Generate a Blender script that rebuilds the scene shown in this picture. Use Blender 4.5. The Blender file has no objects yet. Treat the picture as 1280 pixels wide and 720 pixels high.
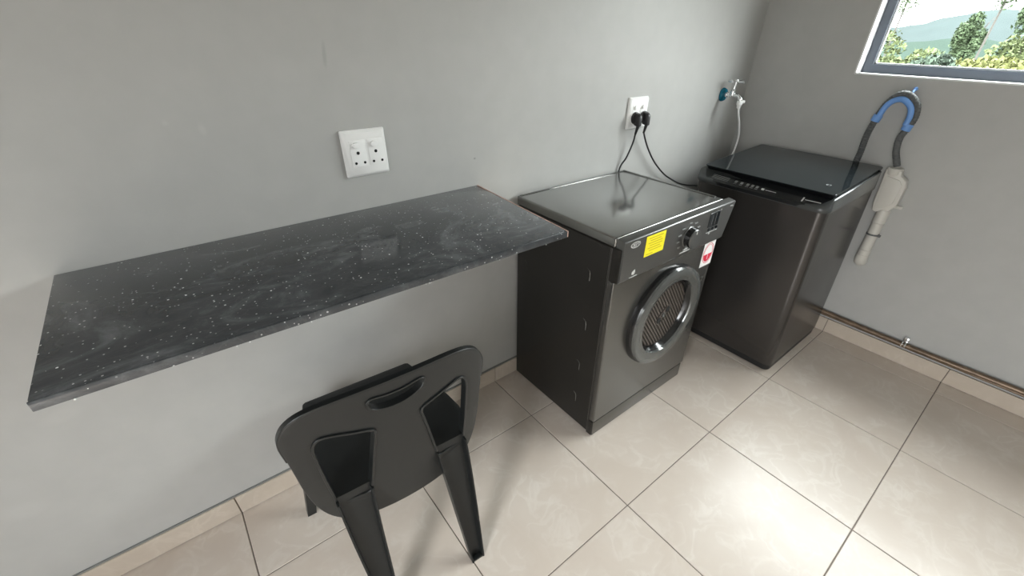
import bpy, bmesh, math, random
from mathutils import Vector, Matrix, noise
random.seed(7)
PI = math.pi
S = bpy.context.scene
COL = S.collection

# ------------------------------------------------------------------ camera
cam_d = bpy.data.cameras.new('camera'); cam = bpy.data.objects.new('camera', cam_d); COL.objects.link(cam)
_r = Vector((0.7787404, -0.62710171, 0.0175169)); _u = Vector((0.32188263, 0.4233717, 0.8468459)); _f = Vector((0.53847467, 0.65383473, -0.53154979))
_m = Matrix((( _r.x, _u.x, -_f.x, -0.79854), (_r.y, _u.y, -_f.y, -1.21244), (_r.z, _u.z, -_f.z, 1.35658), (0, 0, 0, 1)))
cam.matrix_world = _m
cam_d.sensor_width = 36.0; cam_d.lens = 537.043 / 1280 * 36.0
cam_d.shift_x = -14.67 / 1280; cam_d.shift_y = 15.13 / 1280
cam_d.clip_start = 0.02; cam_d.clip_end = 2000
S.camera = cam

# ------------------------------------------------------------------ world + light
S.view_settings.view_transform = 'Standard'; S.view_settings.look = 'None'
S.view_settings.gamma = 1.0; S.view_settings.use_curve_mapping = False
S.view_settings.exposure = 0.70
W = bpy.data.worlds.new('sky'); S.world = W; W.use_nodes = True
nt = W.node_tree; nt.nodes.clear()
def wn(t): return nt.nodes.new(t)
geo = wn('ShaderNodeTexCoord'); sep = wn('ShaderNodeSeparateXYZ'); nt.links.new(geo.outputs['Generated'], sep.inputs[0])
ramp = wn('ShaderNodeValToRGB'); nt.links.new(sep.outputs['Z'], ramp.inputs[0])
ramp.color_ramp.elements[0].position = 0.0; ramp.color_ramp.elements[0].color = (.36, .358, .352, 1)
ramp.color_ramp.elements[1].position = 0.5; ramp.color_ramp.elements[1].color = (1.36, 1.40, 1.44, 1)
cl = wn('ShaderNodeTexNoise'); cl.inputs['Scale'].default_value = 3.0; cl.inputs['Detail'].default_value = 6
nt.links.new(geo.outputs['Generated'], cl.inputs['Vector'])
mr = wn('ShaderNodeMapRange'); mr.inputs[1].default_value = .35; mr.inputs[2].default_value = .65; mr.inputs[3].default_value = .85; mr.inputs[4].default_value = 1.1
nt.links.new(cl.outputs['Fac'], mr.inputs[0])
mx = wn('ShaderNodeVectorMath'); mx.operation = 'SCALE'; nt.links.new(ramp.outputs[0], mx.inputs[0]); nt.links.new(mr.outputs[0], mx.inputs['Scale'])
bg = wn('ShaderNodeBackground'); nt.links.new(mx.outputs[0], bg.inputs[0]); bg.inputs[1].default_value = 15.5
wo = wn('ShaderNodeOutputWorld'); nt.links.new(bg.outputs[0], wo.inputs[0])

XB = 1.6836          # face of the window wall
XL = -2.5            # face of the left wall
YF = -2.7            # face of the wall behind the camera
HC = 2.8
WY0, WY1, WZ0, WZ1 = -0.4637, -2.30, 1.2206, 1.88      # window opening in the right wall
DX0, DX1, DZ1 = -2.30, -1.45, 2.0                      # door opening (y range) in the left wall

def portal(name, loc, rot, sx, sy):
    l = bpy.data.lights.new(name, 'AREA'); l.shape = 'RECTANGLE'; l.size = sx; l.size_y = sy
    l.cycles.is_portal = True
    o = bpy.data.objects.new(name, l); COL.objects.link(o); o.location = loc; o.rotation_euler = rot
portal('window_portal', (XB + .16, (WY0+WY1)/2, (WZ0+WZ1)/2), (0, PI/2, 0), WZ1-WZ0, WY0-WY1)
portal('door_portal', (XL - .16, (DX0+DX1)/2, DZ1/2), (0, -PI/2, 0), DZ1, DX1-DX0)

# ------------------------------------------------------------------ materials
def mat(name, col, rough=.5, metal=0.0, spec=.5, bump=None, coat=0.0, var=None, emis=None):
    """bump=(scale, strength, dist); var=(scale, amount) soft colour variation"""
    m = bpy.data.materials.new(name); m.use_nodes = True
    t = m.node_tree; b = t.nodes['Principled BSDF']
    b.inputs['Base Color'].default_value = (*col, 1); b.inputs['Roughness'].default_value = rough
    b.inputs['Metallic'].default_value = metal; b.inputs['Specular IOR Level'].default_value = spec
    b.inputs['Coat Weight'].default_value = coat; b.inputs['Coat Roughness'].default_value = .08
    tc = t.nodes.new('ShaderNodeTexCoord')
    if var:
        n = t.nodes.new('ShaderNodeTexNoise'); n.inputs['Scale'].default_value = var[0]; n.inputs['Detail'].default_value = 5
        t.links.new(tc.outputs['Object'], n.inputs['Vector'])
        r = t.nodes.new('ShaderNodeMapRange'); r.inputs[1].default_value = .3; r.inputs[2].default_value = .7
        r.inputs[3].default_value = 1-var[1]; r.inputs[4].default_value = 1+var[1]
        t.links.new(n.outputs['Fac'], r.inputs[0])
        s = t.nodes.new('ShaderNodeVectorMath'); s.operation = 'SCALE'; s.inputs[0].default_value = col
        t.links.new(r.outputs[0], s.inputs['Scale']); t.links.new(s.outputs[0], b.inputs['Base Color'])
    if bump:
        n = t.nodes.new('ShaderNodeTexNoise'); n.inputs['Scale'].default_value = bump[0]; n.inputs['Detail'].default_value = 4
        t.links.new(tc.outputs['Object'], n.inputs['Vector'])
        k = t.nodes.new('ShaderNodeBump'); k.inputs['Strength'].default_value = bump[1]; k.inputs['Distance'].default_value = bump[2]
        t.links.new(n.outputs['Fac'], k.inputs['Height']); t.links.new(k.outputs[0], b.inputs['Normal'])
    return m

def wall_material(name, col, patches=()):
    """painted plaster with trowel waviness and a few filler patches / scuffs at their own places"""
    m = mat(name, col, rough=.42, spec=.35)
    t = m.node_tree; b = t.nodes['Principled BSDF']; L = t.links.new
    g = t.nodes.new('ShaderNodeNewGeometry')
    def nz(scale, detail):
        n = t.nodes.new('ShaderNodeTexNoise'); n.inputs['Scale'].default_value = scale; n.inputs['Detail'].default_value = detail
        L(g.outputs['Position'], n.inputs['Vector']); return n
    big = nz(2.2, 3); fine = nz(60, 3); mid = nz(14, 5)
    add = t.nodes.new('ShaderNodeMath'); add.operation = 'MULTIPLY_ADD'; add.inputs[1].default_value = .03
    L(fine.outputs['Fac'], add.inputs[0]); L(big.outputs['Fac'], add.inputs[2])
    height = add.outputs[0]
    colr = None
    tot = None
    for (px, py, pz, sx, sz, amt, ang) in patches:
        mp = t.nodes.new('ShaderNodeMapping'); mp.vector_type = 'TEXTURE'
        mp.inputs['Location'].default_value = (px, py, pz); mp.inputs['Scale'].default_value = (sx, 1, sz)
        mp.inputs['Rotation'].default_value = (0, ang, 0)
        L(g.outputs['Position'], mp.inputs['Vector'])
        ln = t.nodes.new('ShaderNodeVectorMath'); ln.operation = 'LENGTH'; L(mp.outputs[0], ln.inputs[0])
        ad = t.nodes.new('ShaderNodeMath'); ad.operation = 'MULTIPLY_ADD'; ad.inputs[1].default_value = 1.6
        L(mid.outputs['Fac'], ad.inputs[0]); L(ln.outputs['Value'], ad.inputs[2])
        rr = t.nodes.new('ShaderNodeMapRange'); rr.inputs[1].default_value = 1.9; rr.inputs[2].default_value = 1.2
        rr.inputs[3].default_value = 0; rr.inputs[4].default_value = amt; L(ad.outputs[0], rr.inputs[0])
        if tot is None: tot = rr.outputs[0]
        else:
            a2 = t.nodes.new('ShaderNodeMath'); a2.operation = 'ADD'; L(tot, a2.inputs[0]); L(rr.outputs[0], a2.inputs[1]); tot = a2.outputs[0]
    vr = t.nodes.new('ShaderNodeMapRange'); vr.inputs[1].default_value = .3; vr.inputs[2].default_value = .7
    vr.inputs[3].default_value = .975; vr.inputs[4].default_value = 1.025; L(mid.outputs['Fac'], vr.inputs[0])
    s = t.nodes.new('ShaderNodeVectorMath'); s.operation = 'SCALE'; s.inputs[0].default_value = col
    L(vr.outputs[0], s.inputs['Scale'])
    out = s.outputs[0]
    if tot is not None:
        a3 = t.nodes.new('ShaderNodeMath'); a3.operation = 'ADD'; a3.inputs[1].default_value = 1.0; L(tot, a3.inputs[0])
        s2 = t.nodes.new('ShaderNodeVectorMath'); s2.operation = 'SCALE'; L(out, s2.inputs[0]); L(a3.outputs[0], s2.inputs['Scale']); out = s2.outputs[0]
    L(out, b.inputs['Base Color'])
    k = t.nodes.new('ShaderNodeBump'); k.inputs['Strength'].default_value = .14; k.inputs['Distance'].default_value = .012
    L(height, k.inputs['Height']); L(k.outputs[0], b.inputs['Normal'])
    return m

def tile_material(name, col, vein, rough):
    m = mat(name, col, rough=rough, spec=.36)
    t = m.node_tree; b = t.nodes['Principled BSDF']; L = t.links.new
    g = t.nodes.new('ShaderNodeNewGeometry'); oi = t.nodes.new('ShaderNodeObjectInfo')
    sc = t.nodes.new('ShaderNodeVectorMath'); sc.operation = 'SCALE'; sc.inputs[0].default_value = (7.3, 3.1, 5.7); L(oi.outputs['Random'], sc.inputs['Scale'])
    ad = t.nodes.new('ShaderNodeVectorMath'); ad.operation = 'ADD'; L(g.outputs['Position'], ad.inputs[0]); L(sc.outputs[0], ad.inputs[1])
    n1 = t.nodes.new('ShaderNodeTexNoise'); n1.inputs['Scale'].default_value = 6; n1.inputs['Detail'].default_value = 7; n1.inputs['Distortion'].default_value = .7
    L(ad.outputs[0], n1.inputs['Vector'])
    # thin cloudy veins: narrow band around .5 of a distorted noise
    n2 = t.nodes.new('ShaderNodeTexNoise'); n2.inputs['Scale'].default_value = 11; n2.inputs['Detail'].default_value = 6; n2.inputs['Distortion'].default_value = .9
    L(ad.outputs[0], n2.inputs['Vector'])
    s1 = t.nodes.new('ShaderNodeMath'); s1.operation = 'SUBTRACT'; s1.inputs[1].default_value = .5; L(n2.outputs['Fac'], s1.inputs[0])
    s2 = t.nodes.new('ShaderNodeMath'); s2.operation = 'ABSOLUTE'; L(s1.outputs[0], s2.inputs[0])
    r2 = t.nodes.new('ShaderNodeMapRange'); r2.inputs[1].default_value = 0; r2.inputs[2].default_value = .06; r2.inputs[3].default_value = .55; r2.inputs[4].default_value = 0
    L(s2.outputs[0], r2.inputs[0])
    r1 = t.nodes.new('ShaderNodeMapRange'); r1.inputs[1].default_value = .35; r1.inputs[2].default_value = .65; r1.inputs[3].default_value = 0; r1.inputs[4].default_value = .5
    L(n1.outputs['Fac'], r1.inputs[0])
    mm = t.nodes.new('ShaderNodeMath'); mm.operation = 'MULTIPLY'; L(r1.outputs[0], mm.inputs[0]); L(r2.outputs[0], mm.inputs[1])
    m3 = t.nodes.new('ShaderNodeMath'); m3.operation = 'MULTIPLY_ADD'; m3.inputs[1].default_value = .35; L(r1.outputs[0], m3.inputs[0]); L(mm.outputs[0], m3.inputs[2])
    mix = t.nodes.new('ShaderNodeMix'); mix.data_type = 'RGBA'; mix.inputs[6].default_value = (*col, 1); mix.inputs[7].default_value = (*vein, 1)
    m4 = t.nodes.new('ShaderNodeMath'); m4.operation = 'MULTIPLY'; m4.inputs[1].default_value = 1.5; m4.use_clamp = True; L(m3.outputs[0], m4.inputs[0])
    L(m4.outputs[0], mix.inputs[0]); L(mix.outputs[2], b.inputs['Base Color'])
    rr = t.nodes.new('ShaderNodeMapRange'); rr.inputs[3].default_value = rough - .02; rr.inputs[4].default_value = rough + .03; L(n2.outputs['Fac'], rr.inputs[0]); L(rr.outputs[0], b.inputs['Roughness'])
    n3 = t.nodes.new('ShaderNodeTexNoise'); n3.inputs['Scale'].default_value = 22; n3.inputs['Detail'].default_value = 4; L(ad.outputs[0], n3.inputs['Vector'])
    k = t.nodes.new('ShaderNodeBump'); k.inputs['Strength'].default_value = .12; k.inputs['Distance'].default_value = .004; L(n3.outputs['Fac'], k.inputs['Height']); L(k.outputs[0], b.inputs['Normal'])
    return m

def counter_material():
    m = mat('slate_laminate', (.03, .032, .034), rough=.075, spec=.5)
    t = m.node_tree; b = t.nodes['Principled BSDF']; L = t.links.new
    tc = t.nodes.new('ShaderNodeTexCoord'); P = tc.outputs['Object']
    mp = t.nodes.new('ShaderNodeMapping'); mp.inputs['Rotation'].default_value = (0, 0, .35); mp.inputs['Scale'].default_value = (1, 1.5, 1); L(P, mp.inputs['Vector'])
    n1 = t.nodes.new('ShaderNodeTexNoise'); n1.inputs['Scale'].default_value = 4; n1.inputs['Detail'].default_value = 10; n1.inputs['Roughness'].default_value = .65; n1.inputs['Distortion'].default_value = 1.8
    L(mp.outputs[0], n1.inputs['Vector'])
    cr = t.nodes.new('ShaderNodeValToRGB'); L(n1.outputs['Fac'], cr.inputs[0])
    e = cr.color_ramp.elements; e[0].position = .3; e[0].color = (.024, .027, .030, 1); e[1].position = .72; e[1].color = (.145, .152, .158, 1)
    x = cr.color_ramp.elements.new(.53); x.color = (.052, .057, .062, 1)
    n2 = t.nodes.new('ShaderNodeTexNoise'); n2.inputs['Scale'].default_value = 7; n2.inputs['Detail'].default_value = 8; n2.inputs['Distortion'].default_value = 3
    L(mp.outputs[0], n2.inputs['Vector'])
    a = t.nodes.new('ShaderNodeMath'); a.operation = 'SUBTRACT'; a.inputs[1].default_value = .5; L(n2.outputs['Fac'], a.inputs[0])
    ab = t.nodes.new('ShaderNodeMath'); ab.operation = 'ABSOLUTE'; L(a.outputs[0], ab.inputs[0])
    rv = t.nodes.new('ShaderNodeMapRange'); rv.inputs[1].default_value = 0; rv.inputs[2].default_value = .022; rv.inputs[3].default_value = .018; rv.inputs[4].default_value = 0
    L(ab.outputs[0], rv.inputs[0])
    # white mineral flecks of uneven size
    def flecks(scale, lo, thr, amp):
        v = t.nodes.new('ShaderNodeTexVoronoi'); v.inputs['Scale'].default_value = scale; L(P, v.inputs['Vector'])
        w = t.nodes.new('ShaderNodeSeparateColor'); L(v.outputs['Color'], w.inputs[0])
        c1 = t.nodes.new('ShaderNodeMath'); c1.operation = 'GREATER_THAN'; c1.inputs[1].default_value = thr; L(w.outputs[0], c1.inputs[0])
        c2 = t.nodes.new('ShaderNodeMath'); c2.operation = 'LESS_THAN'; c2.inputs[1].default_value = lo; L(v.outputs['Distance'], c2.inputs[0])
        c3 = t.nodes.new('ShaderNodeMath'); c3.operation = 'MULTIPLY'; L(c1.outputs[0], c3.inputs[0]); L(c2.outputs[0], c3.inputs[1])
        c4 = t.nodes.new('ShaderNodeMath'); c4.operation = 'MULTIPLY'; L(c3.outputs[0], c4.inputs[0])
        c5 = t.nodes.new('ShaderNodeMapRange'); c5.inputs[3].default_value = amp*.25; c5.inputs[4].default_value = amp; L(w.outputs[1], c5.inputs[0]); L(c5.outputs[0], c4.inputs[1])
        return c4.outputs[0]
    f1 = flecks(75, .14, .88, .9); f2 = flecks(150, .22, .82, .5)
    s1 = t.nodes.new('ShaderNodeMath'); s1.operation = 'ADD'; L(f1, s1.inputs[0]); L(f2, s1.inputs[1])
    s2 = t.nodes.new('ShaderNodeMath'); s2.operation = 'ADD'; L(s1.outputs[0], s2.inputs[0]); L(rv.outputs[0], s2.inputs[1])
    cb = t.nodes.new('ShaderNodeVectorMath'); cb.operation = 'ADD'; L(cr.outputs[0], cb.inputs[0])
    cc = t.nodes.new('ShaderNodeCombineXYZ'); [L(s2.outputs[0], cc.inputs[i]) for i in range(3)]
    L(cc.outputs[0], cb.inputs[1]); L(cb.outputs[0], b.inputs['Base Color'])
    return m

def glass_material():
    m = bpy.data.materials.new('window_glass'); m.use_nodes = True; t = m.node_tree; t.nodes.clear()
    tr = t.nodes.new('ShaderNodeBsdfTransparent'); tr.inputs[0].default_value = (.96, .98, .97, 1)
    gl = t.nodes.new('ShaderNodeBsdfGlossy'); gl.inputs['Roughness'].default_value = .02
    fr = t.nodes.new('ShaderNodeFresnel'); fr.inputs[0].default_value = 1.45
    mi = t.nodes.new('ShaderNodeMixShader'); o = t.nodes.new('ShaderNodeOutputMaterial')
    gg = t.nodes.new('ShaderNodeNewGeometry'); iv = t.nodes.new('ShaderNodeMath'); iv.operation = 'SUBTRACT'; iv.inputs[0].default_value = 1; t.links.new(gg.outputs['Backfacing'], iv.inputs[1])
    ml = t.nodes.new('ShaderNodeMath'); ml.operation = 'MULTIPLY'; t.links.new(fr.outputs[0], ml.inputs[0]); t.links.new(iv.outputs[0], ml.inputs[1]); t.links.new(ml.outputs[0], mi.inputs[0]); t.links.new(tr.outputs[0], mi.inputs[1]); t.links.new(gl.outputs[0], mi.inputs[2]); t.links.new(mi.outputs[0], o.inputs[0])
    return m

M = {}
PATCH = [(-1.34, 0, .36, .05, .03, .06, .3), (-1.18, 0, .58, .045, .02, .05, -.2), (-.72, 0, 1.16, .008, .014, .07, 0), (-.78, 0, 1.18, .008, .008, .06, 0),
         (-.43, 0, 1.3, .006, .03, -.14, .1), (-1.2, 0, 1.5, .16, .14, -.09, 0), (-.02, 0, 1.0, .006, .004, -.4, 0)]
M['wall'] = wall_material('grey_wall_paint', (.45, .448, .43), PATCH)
M['wall_b'] = wall_material('grey_wall_paint_window_side', (.45, .448, .43), ())
M['ceiling'] = mat('white_ceiling', (.70, .70, .69), rough=.8)
M['reveal'] = mat('white_reveal', (.80, .81, .80), rough=.6)
M['tile'] = tile_material('beige_floor_tile', (.605, .525, .45), (.73, .67, .60), .29)
M['skirt'] = tile_material('beige_skirting_tile', (.50, .43, .355), (.62, .55, .47), .32)
M['grout'] = mat('grout', (.20, .17, .145), rough=.9)
M['counter'] = counter_material()
M['counter_core'] = mat('raw_board_edge', (.66, .44, .36), rough=.7, var=(60, .15))
M['frame'] = mat('grey_aluminium_frame', (.095, .108, .135), rough=.4, metal=.2)
M['glass'] = glass_material()
M['white_plastic'] = mat('white_plastic', (.90, .90, .88), rough=.28)
M['trap'] = mat('white_pvc', (.60, .58, .53), rough=.35)
M['black_hole'] = mat('black_hole', (.005, .005, .005), rough=.8)
M['black_rubber'] = mat('black_rubber', (.012, .012, .012), rough=.42)
M['chrome'] = mat('chrome', (.78, .79, .80), rough=.1, metal=1)
M['teal'] = mat('teal_plastic', (.0, .14, .22), rough=.25)
M['blue'] = mat('blue_plastic', (.16, .34, .72), rough=.4)
M['hose_grey'] = mat('grey_hose', (.10, .105, .105), rough=.5)
M['copper'] = mat('aged_copper', (.17, .12, .08), rough=.42, metal=.45, var=(30, .3))
M['steel'] = mat('dryer_grey_lit', (.25, .25, .238), rough=.13, metal=.85, bump=(900, .05, .0005))  # dryer grey, lightened for the top where it mirrors the bright wall
M['steel_front_shaded'] = mat('dryer_front_shaded', (.155, .152, .142), rough=.26, metal=.8, bump=(900, .05, .0005))  # same dryer grey, darkened: the front's weaker reflection put into the colour
M['steel_side_shaded'] = mat('dryer_side_shaded', (.032, .030, .027), rough=.32, metal=.5, bump=(900, .05, .0005))  # same dryer grey, near black: the side's shade put into the colour
M['panel_grey'] = mat('dryer_panel_grey', (.125, .125, .12), rough=.28, metal=.55)
M['ring'] = mat('door_ring_gloss', (.13, .135, .13), rough=.12, metal=.5)
M['ring_dark'] = mat('door_ring_side', (.012, .012, .012), rough=.15)
M['drum'] = mat('drum_back', (.030, .024, .021), rough=.5, metal=.2)
M['rib'] = mat('drum_rib', (.125, .105, .092), rough=.4, metal=.4)
M['screen'] = mat('dark_screen', (.006, .009, .012), rough=.08)
M['print'] = mat('white_print', (.62, .62, .60), rough=.5)
M['print_dim'] = mat('grey_print', (.22, .225, .22), rough=.5)
M['yellow'] = mat('yellow_sticker', (.92, .80, .02), rough=.5)
M['yellow_ink'] = mat('sticker_ink', (.55, .42, .01), rough=.5)
M['red'] = mat('red_print', (.62, .015, .05), rough=.5)
M['sticker'] = mat('white_sticker', (.82, .80, .78), rough=.45)
M['chair'] = mat('black_chair_plastic', (.011, .0125, .0125), rough=.36, bump=(700, .12, .0006))
M['washer'] = mat('washer_grey_steel', (.074, .069, .065), rough=.26, metal=.65, bump=(700, .04, .0005))
M['washer_top'] = mat('washer_housing', (.075, .08, .08), rough=.24, metal=.3)
M['lid'] = mat('washer_lid_glass', (.010, .014, .016), rough=.035, spec=.45)
M['lid_edge'] = mat('washer_lid_rim', (.004, .004, .005), rough=.2)
M['console'] = mat('washer_console', (.014, .015, .016), rough=.18)

# ------------------------------------------------------------------ helpers
def thing(name, label, cat, loc=(0, 0, 0), rotz=0.0, group=None):
    o = bpy.data.objects.new(name, None); COL.objects.link(o); o.empty_display_size = .05
    o.location = loc; o.rotation_euler = (0, 0, rotz); o['label'] = label; o['category'] = cat
    if group: o['group'] = group
    return o
def finish(name, bm, m, parent=None, smooth=True, local=False, label=None):
    """link a bmesh (world coordinates unless local) as one mesh object"""
    if parent is not None and not local:
        off = Vector((0, 0, 0)); q = parent
        while q is not None: off += q.location; q = q.parent
        bmesh.ops.translate(bm, verts=bm.verts, vec=-off)
    bmesh.ops.recalc_face_normals(bm, faces=bm.faces)
    me = bpy.data.meshes.new(name); bm.to_mesh(me); bm.free()
    if smooth:
        for p in me.polygons: p.use_smooth = True
        me.set_sharp_from_angle(angle=math.radians(38))
    ms = m if isinstance(m, (list, tuple)) else [m]
    for q in ms: me.materials.append(q)
    o = bpy.data.objects.new(name, me); COL.objects.link(o)
    if parent is not None: o.parent = parent
    if label: o['label'] = label
    return o
def struct(name, bm, m, parent=None):
    o = finish(name, bm, m, parent, smooth=False)
    if parent is None: o['kind'] = 'structure'
    return o
def tag(o, label, cat, group=None):
    o['label'] = label; o['category'] = cat
    if group: o['group'] = group
    return o
def box(bm, x0, x1, y0, y1, z0, z1, bev=0.0, seg=2):
    r = bmesh.ops.create_cube(bm, size=1)
    vs = r['verts']
    for v in vs:
        v.co = Vector((x0 + (v.co.x+.5)*(x1-x0), y0 + (v.co.y+.5)*(y1-y0), z0 + (v.co.z+.5)*(z1-z0)))
    if bev > 0:
        es = list({e for v in vs for e in v.link_edges})
        bmesh.ops.bevel(bm, geom=es, offset=bev, segments=seg, profile=.6, affect='EDGES')
    return vs
def boxes(*a, bev=0.0, seg=2):
    bm = bmesh.new()
    for q in a: box(bm, *q, bev=bev, seg=seg)
    return bm
def prism(bm, pts, axis, a0, a1, bev=0.0, seg=2, edges='all'):
    """polygon pts (2-D) extruded along axis; x:(y,z)  y:(x,z)  z:(x,y)"""
    def P(p, a):
        return {'x': (a, p[0], p[1]), 'y': (p[0], a, p[1]), 'z': (p[0], p[1], a)}[axis]
    v0 = [bm.verts.new(P(p, a0)) for p in pts]; v1 = [bm.verts.new(P(p, a1)) for p in pts]
    f = [bm.faces.new(v0), bm.faces.new(v1)]
    n = len(pts)
    for i in range(n): f.append(bm.faces.new((v0[i], v0[(i+1) % n], v1[(i+1) % n], v1[i])))
    bmesh.ops.recalc_face_normals(bm, faces=f)
    if bev > 0:
        es = list({e for q in f[:2] for e in q.edges}) if edges == 'caps' else list({e for q in f for e in q.edges})
        bmesh.ops.bevel(bm, geom=es, offset=bev, segments=seg, profile=.6, affect='EDGES')
def cyl(bm, c, axis, r0, r1, h, seg=24):
    """frustum starting at c along axis (vector)"""
    d = Vector(axis).normalized(); q = d.to_track_quat('Z', 'Y').to_matrix().to_4x4()
    mtx = Matrix.Translation(Vector(c) + d*h/2) @ q
    bmesh.ops.create_cone(bm, cap_ends=True, segments=seg, radius1=r0, radius2=r1, depth=h, matrix=mtx)
def lathe(bm, c, axis, prof, seg=48, closed=False):
    """prof: list of (r, h) spun about axis at c"""
    d = Vector(axis).normalized(); q = d.to_track_quat('Z', 'Y').to_matrix()
    rings = []
    for r, h in prof:
        if r < 1e-6: rings.append([bm.verts.new(Vector(c) + q @ Vector((0, 0, h)))])
        else: rings.append([bm.verts.new(Vector(c) + q @ Vector((r*math.cos(a), r*math.sin(a), h))) for a in [2*PI*i/seg for i in range(seg)]])
    if closed: rings.append(rings[0])
    for A, B in zip(rings, rings[1:]):
        for i in range(seg):
            j = (i+1) % seg
            if len(A) == 1 and len(B) == 1: continue
            if len(A) == 1: bm.faces.new((A[0], B[i], B[j]))
            elif len(B) == 1: bm.faces.new((A[i], A[j], B[0]))
            else: bm.faces.new((A[i], A[j], B[j], B[i]))
def rounded_rect(x0, x1, y0, y1, r, n=6):
    pts = []
    for (cx, cy, a0) in ((x1-r, y1-r, 0), (x0+r, y1-r, 90), (x0+r, y0+r, 180), (x1-r, y0+r, 270)):
        for k in range(n+1):
            a_ = E4(a0 + 90*k/n); pts.append((cx+r*math.cos(a_), cy+r*math.sin(a_)))
    return pts
def loft(bm, rings, cap=True):
    R = [[bm.verts.new(p) for p in r] for r in rings]; n = len(R[0])
    for A_, B_ in zip(R, R[1:]):
        for i in range(n): bm.faces.new((A_[i], A_[(i+1) % n], B_[(i+1) % n], B_[i]))
    if cap: bm.faces.new(R[0]); bm.faces.new(R[-1])
def spline(pts, n=10):
    P = [Vector(p) for p in pts]; P = [P[0]*2-P[1]] + P + [P[-1]*2-P[-2]]; out = []
    for i in range(1, len(P)-2):
        for k in range(n):
            t = k/n; a, b, c, d = P[i-1:i+3]
            out.append(.5*((2*b) + (c-a)*t + (2*a-5*b+4*c-d)*t*t + (3*b-a-3*c+d)*t**3))
    out.append(P[-2]); return out
def tube(bm, path, r, seg=10, caps=True):
    """r: number or function(arc length, total)"""
    T = []
    for i in range(len(path)):
        a = path[max(i-1, 0)]; b = path[min(i+1, len(path)-1)]; T.append((b-a).normalized())
    up = Vector((0, 0, 1)) if abs(T[0].z) < .9 else Vector((1, 0, 0))
    n = T[0].cross(up).normalized(); rings = []; s = 0; L = sum((b-a).length for a, b in zip(path, path[1:]))
    for i, p in enumerate(path):
        if i: s += (p-path[i-1]).length
        n = (n - T[i]*n.dot(T[i])).normalized(); b = T[i].cross(n)
        rr = r(s, L) if callable(r) else r
        rings.append([bm.verts.new(p + (n*math.cos(a) + b*math.sin(a))*rr) for a in [2*PI*k/seg for k in range(seg)]])
    for A, B in zip(rings, rings[1:]):
        for k in range(seg): bm.faces.new((A[k], A[(k+1) % seg], B[(k+1) % seg], B[k]))
    if caps: bm.faces.new(rings[0]); bm.faces.new(rings[-1])
def resample(path, step):
    out = [path[0].copy()]; acc = 0
    for a, b in zip(path, path[1:]):
        d = (b-a).length
        while acc + d >= step:
            t = (step-acc)/d; a = a.lerp(b, t); out.append(a.copy()); d = (b-a).length; acc = 0
        acc += d
    return out
def text_bm(s, size, origin, xdir, ydir, depth=.0006, align='CENTER'):
    """flat lettering: returns a bmesh with the text's x along xdir and y along ydir"""
    cu = bpy.data.curves.new('t', 'FONT'); cu.body = s; cu.size = size; cu.align_x = align; cu.align_y = 'CENTER'; cu.extrude = depth/2
    o = bpy.data.objects.new('t', cu); COL.objects.link(o)
    me = bpy.data.meshes.new_from_object(o.evaluated_get(bpy.context.evaluated_depsgraph_get()))
    COL.objects.unlink(o); bpy.data.objects.remove(o)
    bm = bmesh.new(); bm.from_mesh(me); bpy.data.meshes.remove(me)
    X = Vector(xdir).normalized(); Y = Vector(ydir).normalized(); Z = X.cross(Y)
    mm = Matrix(((X.x, Y.x, Z.x, origin[0]), (X.y, Y.y, Z.y, origin[1]), (X.z, Y.z, Z.z, origin[2]), (0, 0, 0, 1)))
    bmesh.ops.transform(bm, matrix=mm, verts=bm.verts)
    return bm
def ring_bm(c, u, v, rx, ry, w, depth, seg=32):
    """flat elliptical ring of width w; u, v unit vectors of its plane, depth along u x v"""
    bm = bmesh.new(); U = Vector(u); V = Vector(v); N = U.cross(V)
    R = []
    for (a_, b_, h) in ((rx, ry, 0), (rx, ry, depth), (rx-w, ry-w, depth), (rx-w, ry-w, 0)):
        R.append([bm.verts.new(Vector(c) + U*a_*math.cos(t) + V*b_*math.sin(t) + N*h) for t in [2*PI*i/seg for i in range(seg)]])
    for k in range(4):
        A, B = R[k], R[(k+1) % 4]
        for i in range(seg): bm.faces.new((A[i], A[(i+1) % seg], B[(i+1) % seg], B[i]))
    return bm
XD, ZD, YD = (1, 0, 0), (0, 0, 1), (0, 1, 0)

# ------------------------------------------------------------------ the room
T0 = .0359; TY0 = -.2655; TS = .50939; TH = .012; GAP = .0032
fl = struct('floor', boxes((XL-.2, XB+.2, YF-.2, .2, -.15, -.0022)), M['grout'])
xs = [XL] + [T0 + k*TS for k in range(-5, 4) if XL + .03 < T0 + k*TS < XB - .02] + [XB]
ys = [0.0] + [TY0 - k*TS for k in range(0, 6) if TY0 - k*TS > YF + .03] + [YF]
tile_cache = {}
for i in range(len(xs)-1):
    for j in range(len(ys)-1):
        w = xs[i+1]-xs[i]-GAP; d = ys[j]-ys[j+1]-GAP; key = (round(w, 3), round(d, 3))
        if key not in tile_cache:
            bm = bmesh.new(); box(bm, -w/2, w/2, -d/2, d/2, -TH, 0, bev=.0012, seg=1)
            me = bpy.data.meshes.new('tile'); bm.to_mesh(me); bm.free(); me.materials.append(M['tile']); tile_cache[key] = me
        o = bpy.data.objects.new('tile', tile_cache[key]); COL.objects.link(o); o.parent = fl
        o.location = ((xs[i]+xs[i+1])/2, (ys[j]+ys[j+1])/2, 0)

struct('wall_back', boxes((XL-.2, XB+.2, 0, .2, -.15, HC)), M['wall'])
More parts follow.
